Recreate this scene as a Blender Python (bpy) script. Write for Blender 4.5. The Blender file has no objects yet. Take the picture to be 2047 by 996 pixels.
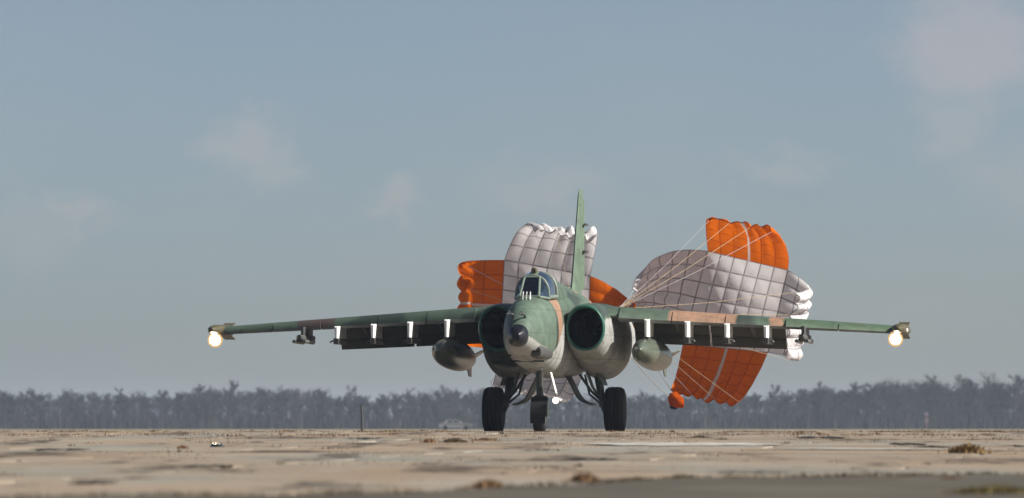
import bpy, math, random
import numpy as np
from mathutils import Vector, Matrix

random.seed(7); rng = np.random.default_rng(11)
R = math.radians
SC = bpy.context.scene
COL = SC.collection

# ------------------------------------------------------------------ camera
F = 14700.0            # focal length in photo pixels (photo is 2047 wide)
CX, EYE = 1023.5, 850.0
ZC = 0.17
cam_d = bpy.data.cameras.new('camera'); cam = bpy.data.objects.new('camera', cam_d); COL.objects.link(cam)
cam_d.sensor_width = 36.0; cam_d.lens = F / 2047 * 36
cam_d.clip_start = 0.5; cam_d.clip_end = 20000
cam.location = (0, 0, ZC)
cam.rotation_euler = (R(90) + math.atan((EYE - 498) / F), 0, 0)
cam_d.dof.use_dof = True; cam_d.dof.focus_distance = 149.0; cam_d.dof.aperture_fstop = 4.0
SC.camera = cam

# ------------------------------------------------------------------ sun and sky
SUN_AZ, SUN_EL = 84.0, 36.0     # degrees to the right of the direction back to the camera / elevation
sdir = Vector((math.sin(R(SUN_AZ)) * math.cos(R(SUN_EL)), -math.cos(R(SUN_AZ)) * math.cos(R(SUN_EL)), math.sin(R(SUN_EL))))
sd = bpy.data.lights.new('sun', 'SUN'); sd.energy = 5.0; sd.angle = R(0.53); sd.color = (1.0, 0.95, 0.87)
so = bpy.data.objects.new('sun', sd); COL.objects.link(so)
so.rotation_euler = sdir.to_track_quat('Z', 'Y').to_euler(); so.location = (60, -60, 80)

def px_dir(px, py):
    v = Vector(((px - CX) / F, 1.0, (EYE - py) / F)); return v.normalized()

SKY_TINT = (1.04, 0.985, 0.84)
def make_world():
    w = bpy.data.worlds.new('World'); SC.world = w; w.use_nodes = True
    nt = w.node_tree; nt.nodes.clear(); L = nt.links.new
    def nn(t, **k):
        n = nt.nodes.new(t)
        for a, b in k.items(): setattr(n, a, b)
        return n
    def math_(op, a, b=None, clamp=False):
        n = nn('ShaderNodeMath', operation=op, use_clamp=clamp)
        for i, v in enumerate((a, b)):
            if v is None: continue
            if isinstance(v, (int, float)): n.inputs[i].default_value = v
            else: L(v, n.inputs[i])
        return n.outputs[0]
    sky = nn('ShaderNodeTexSky', sky_type='NISHITA', sun_disc=False)
    sky.sun_elevation = R(SUN_EL); sky.sun_rotation = R(180 - SUN_AZ)
    sky.altitude = 50; sky.air_density = 0.36; sky.dust_density = 1.05; sky.ozone_density = 1.0
    tc = nn('ShaderNodeTexCoord')
    # soft cloud field, everywhere in the sky
    def noise(scale, detail, rough, stretch):
        mp = nn('ShaderNodeMapping'); mp.inputs['Scale'].default_value = stretch
        L(tc.outputs['Generated'], mp.inputs['Vector'])
        n = nn('ShaderNodeTexNoise'); n.inputs['Scale'].default_value = scale
        n.inputs['Detail'].default_value = detail; n.inputs['Roughness'].default_value = rough
        L(mp.outputs[0], n.inputs['Vector']); return n
    n1 = noise(16, 5, 0.55, (1, 1, 1.5))
    n2 = noise(95, 4, 0.6, (1, 1, 1.3))
    field = math_('MULTIPLY', math_('SUBTRACT', n1.outputs['Fac'], 0.44, True), 2.4, True)
    # the few distinct puffs seen in the photograph
    off = nn('ShaderNodeVectorMath', operation='SUBTRACT'); L(n2.outputs['Color'], off.inputs[0]); off.inputs[1].default_value = (.5, .5, .5)
    offs = nn('ShaderNodeVectorMath', operation='SCALE'); L(off.outputs[0], offs.inputs[0]); offs.inputs['Scale'].default_value = 0.016
    dv = nn('ShaderNodeVectorMath', operation='ADD'); L(tc.outputs['Generated'], dv.inputs[0]); L(offs.outputs[0], dv.inputs[1])
    tot = None
    for px, py, rx, ry, st in ((505, 275, 85, 70, .62), (545, 340, 60, 45, .4), (1950, 70, 140, 140, 1.0), (1915, 240, 75, 70, .5),
                           (780, 390, 55, 35, .5), (150, 425, 80, 40, .45), (1555, 325, 90, 35, .38), (1090, 370, 130, 50, .3),
                           (60, 470, 110, 60, .22), (2020, 350, 90, 90, .3)):
        c = px_dir(px, py)
        s1 = nn('ShaderNodeVectorMath', operation='SUBTRACT'); L(dv.outputs[0], s1.inputs[0]); s1.inputs[1].default_value = c
        s2 = nn('ShaderNodeVectorMath', operation='MULTIPLY'); L(s1.outputs[0], s2.inputs[0]); s2.inputs[1].default_value = (F / rx, 2.0, F / ry)
        ln = nn('ShaderNodeVectorMath', operation='LENGTH'); L(s2.outputs[0], ln.inputs[0])
        b = nn('ShaderNodeMapRange', interpolation_type='SMOOTHSTEP'); L(ln.outputs['Value'], b.inputs['Value'])
        b.inputs['From Min'].default_value = 1.45; b.inputs['From Max'].default_value = 0.25
        b.inputs['To Min'].default_value = 0; b.inputs['To Max'].default_value = st
        tot = b.outputs[0] if tot is None else math_('MAXIMUM', tot, b.outputs[0])
    m = math_('ADD', math_('MULTIPLY', field, 0.3), math_('MULTIPLY', tot, 1.0), True)
    tint = nn('ShaderNodeMix', data_type='RGBA', blend_type='MULTIPLY'); tint.inputs['Factor'].default_value = 1.0
    L(sky.outputs[0], tint.inputs[6]); tint.inputs[7].default_value = (*SKY_TINT, 1)
    mul = nn('ShaderNodeMix', data_type='RGBA', blend_type='MULTIPLY'); L(m, mul.inputs['Factor'])
    L(tint.outputs[2], mul.inputs[6]); mul.inputs[7].default_value = (1.40, 1.14, 1.04, 1)
    bg = nn('ShaderNodeBackground'); L(mul.outputs[2], bg.inputs['Color']); bg.inputs['Strength'].default_value = 0.073
    out = nn('ShaderNodeOutputWorld'); L(bg.outputs[0], out.inputs['Surface'])
make_world()
SC.view_settings.view_transform = 'Standard'; SC.view_settings.look = 'None'
SC.view_settings.exposure = 0.70; SC.view_settings.gamma = 1.0; SC.view_settings.use_curve_mapping = False
SC.render.engine = 'CYCLES'
SC.cycles.volume_bounces = 1; SC.cycles.max_bounces = 8; SC.cycles.transparent_max_bounces = 16
SC.cycles.use_denoising = True

# ------------------------------------------------------------------ helpers
def P(px, py, Y):
    return Vector(((px - CX) * Y / F, Y, ZC + (EYE - py) * Y / F))

class Mat:
    def __init__(s, name):
        s.m = bpy.data.materials.new(name); s.m.use_nodes = True
        s.nt = s.m.node_tree; s.nt.nodes.clear()
        s.out = s.nt.nodes.new('ShaderNodeOutputMaterial')
    def n(s, t, **k):
        x = s.nt.nodes.new(t)
        for a, b in k.items(): setattr(x, a, b)
        return x
    def L(s, a, b): s.nt.links.new(a, b)
    def set(s, sock, v):
        if isinstance(v, (int, float)): sock.default_value = v
        elif isinstance(v, (tuple, list)): sock.default_value = (*v, 1) if len(v) == 3 and len(sock.default_value) == 4 else v
        else: s.L(v, sock)
    def math(s, op, a, b=None, c=None, clamp=False):
        x = s.n('ShaderNodeMath', operation=op, use_clamp=clamp)
        for i, v in enumerate((a, b, c)):
            if v is not None: s.set(x.inputs[i], v)
        return x.outputs[0]
    def coord(s, kind='Object'): return s.n('ShaderNodeTexCoord').outputs[kind]
    def pos(s): return s.n('ShaderNodeNewGeometry').outputs['Position']
    def noise(s, vec, scale, detail=3, rough=.55, stretch=None):
        if stretch:
            mp = s.n('ShaderNodeMapping'); mp.inputs['Scale'].default_value = stretch; s.L(vec, mp.inputs['Vector']); vec = mp.outputs[0]
        x = s.n('ShaderNodeTexNoise'); s.L(vec, x.inputs['Vector'])
        x.inputs['Scale'].default_value = scale; x.inputs['Detail'].default_value = detail; x.inputs['Roughness'].default_value = rough
        return x.outputs['Fac']
    def ramp(s, fac, stops):
        x = s.n('ShaderNodeValToRGB'); s.L(fac, x.inputs[0]); e = x.color_ramp.elements
        while len(e) < len(stops): e.new(.5)
        for el, (p, c) in zip(e, stops): el.position = p; el.color = (*c, 1) if len(c) == 3 else c
        return x.outputs[0]
    def mix(s, fac, a, b, blend='MIX'):
        x = s.n('ShaderNodeMix', data_type='RGBA', blend_type=blend)
        s.set(x.inputs[0], fac); s.set(x.inputs[6], a); s.set(x.inputs[7], b); return x.outputs[2]
    def rng(s, v, a, b, c=0., d=1., smooth=False):
        x = s.n('ShaderNodeMapRange', interpolation_type='SMOOTHSTEP' if smooth else 'LINEAR')
        s.set(x.inputs[0], v)
        for i, q in zip((1, 2, 3, 4), (a, b, c, d)): s.set(x.inputs[i], q)
        return x.outputs[0]
    def band(s, v, a, b, soft=.03):
        return s.math('MULTIPLY', s.rng(v, a - soft, a + soft), s.rng(v, b + soft, b - soft))
    def bump(s, h, strength=.3, dist=.02):
        x = s.n('ShaderNodeBump'); x.inputs['Strength'].default_value = strength; x.inputs['Distance'].default_value = dist
        s.L(h, x.inputs['Height']); return x.outputs[0]
    def principled(s, col, rough=.6, metal=0., normal=None, spec=.5, **kw):
        x = s.n('ShaderNodeBsdfPrincipled')
        s.set(x.inputs['Base Color'], col); s.set(x.inputs['Roughness'], rough); s.set(x.inputs['Metallic'], metal)
        s.set(x.inputs['Specular IOR Level'], spec)
        if normal is not None: s.L(normal, x.inputs['Normal'])
        for k, v in kw.items(): s.set(x.inputs[k], v)
        return x.outputs[0]
    def done(s, sh): s.L(sh, s.out.inputs['Surface']); return s.m

def simple(name, col, rough=.6, metal=0., spec=.5, var=.18, scale=6., **kw):
    m = Mat(name); n = m.noise(m.coord(), scale, 4)
    c = m.mix(1., col, m.ramp(n, [(.25, (1 - var,) * 3), (.75, (1 + var,) * 3)]), 'MULTIPLY')
    return m.done(m.principled(c, rough, metal, spec=spec, **kw))

M = {}
def setting_mats():
    # concrete slabs
    m = Mat('concrete'); p = m.pos()
    oi = m.n('ShaderNodeObjectInfo').outputs['Random']
    big = m.noise(p, .30, 4, .6, (1, .3, 1)); mid = m.noise(p, .8, 6, .7, (1, .13, 1)); fine = m.noise(p, 14, 5, .6)
    c = m.ramp(big, [(.36, (.265, .20, .14)), (.5, (.275, .225, .172)), (.64, (.235, .23, .20))])
    c = m.mix(m.rng(oi, 0, 1, .0, .5), c, (.165, .137, .104))
    c = m.mix(m.rng(mid, .53, .62, 0, .9), c, (.06, .047, .034))
    c = m.mix(m.rng(mid, .44, .30, 0, .6), c, (.28, .265, .23))
    c = m.mix(.35, c, m.ramp(fine, [(.2, (.5,) * 3), (.8, (1.35,) * 3)]), 'MULTIPLY')
    M['concrete'] = m.done(m.principled(c, .85, normal=m.bump(fine, .4, .01), spec=.25))
    # joint filling / runway base
    m = Mat('joint_soil'); p = m.pos(); n = m.noise(p, 3, 5)
    M['joint'] = m.done(m.principled(m.ramp(n, [(.3, (.05, .04, .028)), (.7, (.12, .095, .065))]), .95, spec=.1))
    # open ground
    m = Mat('ground_soil'); p = m.pos(); n = m.noise(p, .05, 5); n2 = m.noise(p, 1.3, 6, .65)
    c = m.ramp(n, [(.3, (.20, .16, .10)), (.55, (.24, .2, .12)), (.75, (.15, .15, .08))])
    c = m.mix(.6, c, m.ramp(n2, [(.25, (.55,) * 3), (.75, (1.3,) * 3)]), 'MULTIPLY')
    M['ground'] = m.done(m.principled(c, .95, spec=.1, normal=m.bump(n2, .6, .05)))
    # asphalt
    m = Mat('asphalt'); p = m.pos(); n = m.noise(p, .6, 5, .6, (1, .4, 1)); f = m.noise(p, 40, 3)
    c = m.ramp(n, [(.3, (.050, .043, .032)), (.5, (.075, .066, .05)), (.7, (.10, .09, .07))])
    c = m.mix(.5, c, m.ramp(f, [(.2, (.6,) * 3), (.8, (1.35,) * 3)]), 'MULTIPLY')
    M['asphalt'] = m.done(m.principled(c, .85, spec=.3, normal=m.bump(f, .5, .008)))
    # worn white paint
    m = Mat('worn_paint'); p = m.pos(); n = m.noise(p, 1.6, 6, .7, (1, .35, 1))
    c = m.ramp(n, [(.38, (.22, .20, .165)), (.6, (.42, .41, .385))])
    M['paint'] = m.done(m.principled(c, .8, spec=.3))
    # tar
    m = Mat('tar_seal'); p = m.pos(); n = m.noise(p, 4, 5)
    M['tar'] = m.done(m.principled(m.ramp(n, [(.3, (.022, .018, .014)), (.7, (.06, .05, .038))]), .75, spec=.3))
    # weeds
    for nm, a, b in (('weed_dark', (.045, .035, .02), (.12, .085, .045)), ('weed_brown', (.10, .055, .03), (.22, .13, .07)),
                     ('weed_yellow', (.15, .095, .04), (.28, .19, .085)), ('weed_green', (.085, .072, .028), (.20, .155, .065))):
        m = Mat(nm); n = m.noise(m.pos(), 9, 3)
        M[nm] = m.done(m.principled(m.ramp(n, [(.3, a), (.7, b)]), .9, spec=.15))
    # bark
    m = Mat('bare_twigs'); n = m.noise(m.pos(), .12, 3)
    M['bark'] = m.done(m.principled(m.ramp(n, [(.35, (.030, .028, .026)), (.5, (.040, .034, .033)), (.65, (.028, .034, .03))]), .95, spec=.1))
setting_mats()

def paint_mats():
    # camouflage; zones: fuselage (light belly below a sweeping line, shade painted on one flank), wing (light underside)
    def camo(name, mode):
        m = Mat(name); o = m.coord()
        sx = m.n('ShaderNodeSeparateXYZ'); m.L(o, sx.inputs[0]); X, Y, Z = sx.outputs
        n = m.noise(o, .9, 2, .5); n2 = m.noise(o, .55, 2, .5, (1, .7, 1.6)); f = m.noise(o, 7, 5, .65)
        wob = m.math('MULTIPLY', m.math('SUBTRACT', n, .5), .55)
        green, dark, tan, belly = (.066, .102, .072), (.026, .043, .033), (.28, .165, .105), (.32, .322, .31)
        c = m.mix(m.rng(n2, .52, .56), green, dark)
        if mode == 'wing':
            xw = m.math('ADD', X, wob)
            t = m.math('MAXIMUM', m.band(xw, 2.38, 3.78), m.band(xw, 4.46, 4.78))
            t = m.math('MAXIMUM', t, m.band(xw, -3.6, -2.6))
            c = m.mix(m.band(xw, 1.0, 2.38), c, green); c = m.mix(m.rng(xw, 4.7, 4.8), c, (.07, .115, .07))
            c = m.mix(m.math('MULTIPLY', t, m.rng(X, -.1, .1)), c, tan)
            c = m.mix(m.math('MULTIPLY', m.band(xw, -5.3, -4.4), 1.), c, (.07, .05, .045))
            nz = m.n('ShaderNodeSeparateXYZ'); m.L(m.n('ShaderNodeNewGeometry').outputs['Normal'], nz.inputs[0])
            c = m.mix(m.rng(nz.outputs[2], -.35, -.55), c, (.16, .165, .155))
        elif mode == 'fus':
            yw = m.math('ADD', Y, m.math('MULTIPLY', wob, 1.1))
            t = m.math('MULTIPLY', m.band(yw, -3.95, -2.75, .04), m.rng(X, .12, .2))
            c = m.mix(m.band(yw, -8, -4.4), c, (.088, .132, .098))
            c = m.mix(t, c, tan)
            t2 = m.band(yw, 1.2, 3.2, .05); c = m.mix(t2, c, tan)
            y46 = m.math('ADD', Y, 4.6); zb = m.math('ADD', 1.58, m.math('MAXIMUM', m.math('MULTIPLY', y46, .30), m.math('MULTIPLY', y46, -.13)))
            zb = m.math('ADD', m.math('MINIMUM', zb, 2.32), m.math('MULTIPLY', wob, .3))
            c = m.mix(m.rng(m.math('SUBTRACT', Z, zb), .02, -.02), c, belly)
            side = m.math('MULTIPLY', m.rng(m.math('ADD', X, wob), -.62, -.70), m.band(yw, -3.2, 2.6, .05))  # shade on the nacelle flank away from the sun, painted in dark green
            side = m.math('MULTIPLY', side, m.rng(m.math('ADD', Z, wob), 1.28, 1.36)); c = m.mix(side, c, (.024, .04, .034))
        elif mode == 'fin':
            c = m.mix(.75, c, (.11, .165, .11))
        def seam(v, k, ph, w):
            d = m.math('ABSOLUTE', m.math('SUBTRACT', m.math('FRACT', m.math('ADD', m.math('MULTIPLY', v, k), ph)), .5)); return m.rng(d, w, w * .4)
        if mode == 'fus': sm = m.math('MAXIMUM', seam(Y, 1.45, .2, .022), m.math('MAXIMUM', seam(Z, 2.1, .35, .03), seam(Y, .62, .7, .012)))
        else: sm = m.math('MAXIMUM', seam(X, 1.3, .1, .018), seam(Y, 1.1, .3, .016))
        c = m.mix(m.math('MULTIPLY', sm, .35), c, (.035, .033, .028))
        mo = m.noise(o, 2.6, 4, .6); c = m.mix(.8, c, m.ramp(mo, [(.3, (.66,) * 3), (.7, (1.25,) * 3)]), 'MULTIPLY')
        st = m.noise(o, 3, 5, .6, (2.5, .5, 2.5))
        c = m.mix(.5, c, m.ramp(f, [(.25, (.72,) * 3), (.75, (1.22,) * 3)]), 'MULTIPLY')
        c = m.mix(m.rng(st, .56, .75, 0, .55), c, (.06, .052, .042))
        return m.done(m.principled(c, m.rng(f, .3, .7, .45, .65), spec=.45, normal=m.bump(f, .06, .01)))
    M['fus'] = camo('fuselage_camo_and_shade', 'fus'); M['wing'] = camo('wing_camouflage', 'wing'); M['fin'] = camo('fin_camouflage', 'fin')
    M['lip'] = simple('intake_lip_green', (.018, .095, .066), .35)
    M['black'] = simple('matt_black', (.012, .012, .012), .8, spec=.2)
    M['duct'] = simple('intake_duct_dark', (.003, .003, .004), .8, spec=.05)
    M['flap'] = simple('flap_grey_green', (.05, .05, .042), .6)
    M['pylon'] = simple('pylon_pale_grey', (.78, .79, .76), .45, var=.06)
    M['rack'] = simple('rack_dark_grey', (.06, .06, .06), .5)
    M['tank'] = simple('tank_paint', (.095, .115, .09), .24, var=.12, scale=3.)
    M['tyre'] = simple('tyre_rubber', (.009, .009, .010), .8, spec=.25)
    M['rim'] = simple('wheel_rim_green', (.08, .12, .085), .5)
    M['strut'] = simple('strut_grey', (.13, .135, .13), .4, .3)
    M['door'] = simple('gear_door', (.030, .042, .038), .55)
    M['steel'] = simple('gun_steel', (.08, .075, .07), .4, .8)
    M['pod'] = simple('pod_paint', (.075, .065, .03), .5)
    M['seat'] = simple('cockpit_interior', (.03, .045, .04), .7)
    M['frame'] = simple('canopy_frame_paint', (.14, .18, .145), .5)
    m = Mat('laser_glass'); M['laser'] = m.done(m.principled((.008, .008, .014), .35, spec=.3))
    m = Mat('canopy_glass')
    g = m.n('ShaderNodeBsdfGlossy'); g.inputs['Roughness'].default_value = .03; g.inputs['Color'].default_value = (.85, .9, 1, 1)
    t = m.n('ShaderNodeBsdfTransparent'); t.inputs['Color'].default_value = (.36, .47, .52, 1)
    fr = m.n('ShaderNodeFresnel'); fr.inputs[0].default_value = 1.6
    mx = m.n('ShaderNodeMixShader'); m.L(m.math('ADD', fr.outputs[0], .08), mx.inputs[0]); m.L(t.outputs[0], mx.inputs[1]); m.L(g.outputs[0], mx.inputs[2])
    M['glass'] = m.done(mx.outputs[0])
    m = Mat('landing_lamp'); e = m.n('ShaderNodeEmission'); e.inputs[0].default_value = (1, .86, .62, 1); e.inputs[1].default_value = 30; M['lamp'] = m.done(e.outputs[0])
    m = Mat('lamp_halo_ring'); e = m.n('ShaderNodeEmission'); e.inputs[0].default_value = (1, .62, .24, 1); e.inputs[1].default_value = .55; M['lamp_halo_ring'] = m.done(e.outputs[0])  # faint warm glow for the painted halo, no light source of its own
    m = Mat('taxi_lamp'); e = m.n('ShaderNodeEmission'); e.inputs[0].default_value = (1, .80, .66, 1); e.inputs[1].default_value = 2; M['lamp2'] = m.done(e.outputs[0])
    m = Mat('wet_film'); M['wet'] = m.done(m.principled((.03, .028, .022), .10, spec=.6))
    # parachute cloth
    def cloth(name, col, line, cells, lw, tape=False):
        m = Mat(name); uv = m.n('ShaderNodeUVMap').outputs[0]
        s = m.n('ShaderNodeSeparateXYZ'); m.L(uv, s.inputs[0])
        def ln(v, k, w):
            fr = m.math('FRACT', m.math('MULTIPLY', v, k)); d = m.math('ABSOLUTE', m.math('SUBTRACT', fr, .5)); return m.rng(d, .5 - w, .5 - w * .55)
        g = m.math('MAXIMUM', ln(s.outputs[0], cells, lw), ln(s.outputs[1], cells, lw))
        n = m.noise(m.coord(), 3., 4)
        c = m.mix(.6, col, m.ramp(n, [(.25, (.78,) * 3), (.75, (1.18,) * 3)]), 'MULTIPLY')
        c = m.mix(m.math('MULTIPLY', g, m.rng(n, .3, .7, .45, .9)), c, line)
        if tape:
            c = m.mix(m.band(s.outputs[0], .50, .53, .004), c, (.55, .47, .43))
        wr = m.noise(m.coord(), 2.2, 5, .6, (1., 1., 2.2)); bp = m.bump(wr, .8, .12)
        d = m.n('ShaderNodeBsdfDiffuse'); m.L(c, d.inputs[0]); m.L(bp, d.inputs['Normal'])
        t = m.n('ShaderNodeBsdfTranslucent'); m.L(c, t.inputs[0])
        x = m.n('ShaderNodeMixShader'); x.inputs[0].default_value = .36; m.L(d.outputs[0], x.inputs[1]); m.L(t.outputs[0], x.inputs[2])
        return m.done(x.outputs[0])
    M['white_cloth'] = cloth('white_cloth', (.70, .685, .70), (.11, .10, .11), 6, .06)
    M['orange_cloth'] = cloth('orange_cloth', (.63, .128, .003), (.36, .05, .002), 6, .05, True)
    M['cord'] = simple('cord_tan', (.30, .23, .13), .8)
    M['cord_grey'] = simple('cord_grey', (.26, .25, .25), .8)
paint_mats()

def tag(o, label=None, cat=None, group=None, kind=None):
    if label: o['label'] = label
    if cat: o['category'] = cat
    if group: o['group'] = group
    if kind: o['kind'] = kind
    return o

def mesh(name, V, Fc, mat, parent=None, smooth=True, uv=None, sharp=None):
    me = bpy.data.meshes.new(name); me.from_pydata([tuple(v) for v in V], [], [tuple(f) for f in Fc]); me.update()
    if smooth: me.polygons.foreach_set('use_smooth', [True] * len(me.polygons))
    if uv is not None:
        ul = me.uv_layers.new(name='UVMap'); idx = np.empty(len(me.loops), np.int32); me.loops.foreach_get('vertex_index', idx)
        ul.data.foreach_set('uv', np.asarray(uv, np.float32)[idx].ravel())
    if sharp: 
        me.set_sharp_from_angle(angle=R(sharp))
    me.materials.append(M[mat] if isinstance(mat, str) else mat)
    o = bpy.data.objects.new(name, me); COL.objects.link(o); o.parent = parent
    return o

def empty(name, loc=(0, 0, 0), rz=0, parent=None):
    o = bpy.data.objects.new(name, None); COL.objects.link(o); o.location = loc; o.rotation_euler = (0, 0, rz); o.parent = parent
    o.empty_display_size = .2
    return o

class MB:
    """collects shapes into one mesh"""
    def __init__(s): s.V = []; s.F = []
    def add(s, V, Fc):
        b = len(s.V); s.V += [tuple(v) for v in V]; s.F += [tuple(i + b for i in f) for f in Fc]; return s
    def box(s, c, size, rot=None):
        c = Vector(c); h = Vector(size) / 2
        vs = [Vector((x * h.x, y * h.y, z * h.z)) for x in (-1, 1) for y in (-1, 1) for z in (-1, 1)]
        if rot is not None: vs = [rot @ v for v in vs]
        return s.add([c + v for v in vs], [(0, 1, 3, 2), (4, 6, 7, 5), (0, 4, 5, 1), (2, 3, 7, 6), (0, 2, 6, 4), (1, 5, 7, 3)])
    def loft(s, rings, cap=(True, True), closed=True):
        n = len(rings[0]); V = [p for r in rings for p in r]; Fc = []
        for i in range(len(rings) - 1):
            for j in range(n if closed else n - 1):
                k = (j + 1) % n; Fc.append((i * n + j, i * n + k, (i + 1) * n + k, (i + 1) * n + j))
        if closed and cap[0]: Fc.append(tuple(range(n - 1, -1, -1)))
        if closed and cap[1]: Fc.append(tuple((len(rings) - 1) * n + j for j in range(n)))
        return s.add(V, Fc)
    def tube(s, pts, r, n=8):
        pts = [Vector(p) for p in pts]; rs = r if isinstance(r, (list, tuple)) else [r] * len(pts); rings = []
        for i, p in enumerate(pts):
            d = (pts[min(i + 1, len(pts) - 1)] - pts[max(i - 1, 0)]).normalized()
            a = d.orthogonal().normalized() if i == 0 else (a - d * a.dot(d)).normalized()
            b = d.cross(a)
            rings.append([p + (a * math.cos(2 * math.pi * k / n) + b * math.sin(2 * math.pi * k / n)) * rs[i] for k in range(n)])
        return s.loft(rings)
    def build(s, name, mat, parent=None, smooth=True, sharp=35, uv=None): return mesh(name, s.V, s.F, mat, parent, smooth, uv, sharp if smooth else None)

def lathe(axis_pts, n, axis='x'):
    """axis_pts: (position along the axis, radius)"""
    rings = []
    for a, r in axis_pts:
        rings.append([(a, r * math.cos(2 * math.pi * k / n), r * math.sin(2 * math.pi * k / n)) if axis == 'x' else
                      (r * math.cos(2 * math.pi * k / n), a, r * math.sin(2 * math.pi * k / n)) for k in range(n)])
    return rings

def sring(y, cx, hw, top, bot, e=2.3, n=40, zc=None):
    """super-ellipse ring in a plane of constant y; the widest point is at zc"""
    if zc is None: zc = (top + bot) / 2
    out = []
    for k in range(n):
        t = 2 * math.pi * k / n; c, s = math.cos(t), math.sin(t)
        x = math.copysign(abs(c) ** (2 / e), c) * hw; z = math.copysign(abs(s) ** (2 / e), s)
        out.append((cx + x, y, zc + z * ((top - zc) if z > 0 else (zc - bot))))
    return out

def smooth_sections(secs, sub=4):
    """Catmull-Rom interpolation of tuples of numbers"""
    A = np.array(secs, float); out = []
    for i in range(len(A) - 1):
        p0, p1, p2, p3 = A[max(i - 1, 0)], A[i], A[i + 1], A[min(i + 2, len(A) - 1)]
        for k in range(sub):
            t = k / sub
            out.append(.5 * ((2 * p1) + (p2 - p0) * t + (2 * p0 - 5 * p1 + 4 * p2 - p3) * t * t + (3 * p1 - p0 - 3 * p2 + p3) * t ** 3))
    out.append(A[-1]); return [tuple(r) for r in out]

# ------------------------------------------------------------------ ground profile
KEYS = [(0, None, -.95), (15, None, -.60), (30, None, -.38), (45, 996, 0), (55, 961, 0), (70, 926, 0), (90, 896, 0), (110, 873, 0), (125, 862.0, 0),
        (138, None, .012), (145, None, 0.), (170, None, 0.), (230, None, -.10), (400, None, -.33), (900, None, -.50), (1500, None, -.55), (7000, None, -.6)]
KY = np.array([k[0] for k in KEYS], float)
KZ = np.array([k[2] if k[1] is None else ZC - (k[1] - EYE) * k[0] / F for k in KEYS], float)
def _slopes():
    d = np.diff(KZ) / np.diff(KY); m_ = np.zeros(len(KY)); m_[1:-1] = np.where(d[1:] * d[:-1] > 0, 2 * d[1:] * d[:-1] / (d[1:] + d[:-1] + 1e-12), 0); m_[0] = d[0]; m_[-1] = d[-1]; return m_
KM = _slopes()
def gz(y):
    y = max(-50., min(float(y), 6999.)); 
    if y < 0: return float(KZ[0] + KM[0] * 0 * y)
    i = int(np.searchsorted(KY, y, 'right') - 1); h = KY[i + 1] - KY[i]; t = (y - KY[i]) / h
    return float((2 * t ** 3 - 3 * t * t + 1) * KZ[i] + (t ** 3 - 2 * t * t + t) * h * KM[i] + (-2 * t ** 3 + 3 * t * t) * KZ[i + 1] + (t ** 3 - t * t) * h * KM[i + 1])
def slope(y): return (gz(y + .5) - gz(y - .5))
def y_at(p):
    """distance of the ground seen in photo row p"""
    lo, hi = 40., 125.
    for _ in range(50):
        mid = (lo + hi) / 2
        if EYE + F * (ZC - gz(mid)) / mid > p: lo = mid
        else: hi = mid
    return lo
def G(px, p, dz=0.):
    y = y_at(p); return Vector(((px - CX) * y / F, y, gz(y) + dz))

def strip_sheet(name, ys, xs_fn, dz, mat, jag=0.):
    V, Fc = [], []
    for y in ys:
        xs = xs_fn(y)
        for x in xs: V.append((x, y, gz(y) + dz))
    n = len(xs)
    for i in range(len(ys) - 1):
        for j in range(n - 1): Fc.append((i * n + j, i * n + j + 1, (i + 1) * n + j + 1, (i + 1) * n + j))
    o = mesh(name, V, Fc, mat); return o

ys = sorted(set(list(np.arange(-500, 0, 100)) + list(np.arange(0, 180, 2.)) + list(np.arange(180, 400, 10)) + list(np.arange(400, 1600, 50)) + list(np.arange(1600, 6500, 400)) + [6500]))
xs = sorted(set(list(np.linspace(-6000, -200, 8)) + list(np.linspace(-200, 200, 41)) + list(np.linspace(200, 6000, 8))))
ground = strip_sheet('ground', ys, lambda y: xs, -.09, 'ground'); tag(ground, 'flat dry soil and grass plain reaching back to the wood', 'ground', kind='structure')

# runway: dark joint bed, slabs of 6 x 2 m laid across it, plain sheet under the aircraft
HEAD = R(-6)
rw = strip_sheet('runway', list(np.arange(40, 128.1, 2.)), lambda y: np.linspace(-60, 60, 13), -.035, 'joint')
tag(rw, 'worn beige concrete runway of long slabs with weedy joints', 'runway', kind='structure')
far_rw = strip_sheet('concrete_sheet', list(np.arange(126.5, 260, 2.)), lambda y: np.linspace(-60, 60, 13), 0, 'concrete'); far_rw.parent = rw
for sg in (-1, 1):
    sh = strip_sheet('concrete_sheet', list(np.arange(40, 127.1, 2.)), lambda y: sorted(sg * v for v in np.linspace(.0697 * y + 1.8, 60, 8)), -.012, 'concrete'); sh.parent = rw

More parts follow.
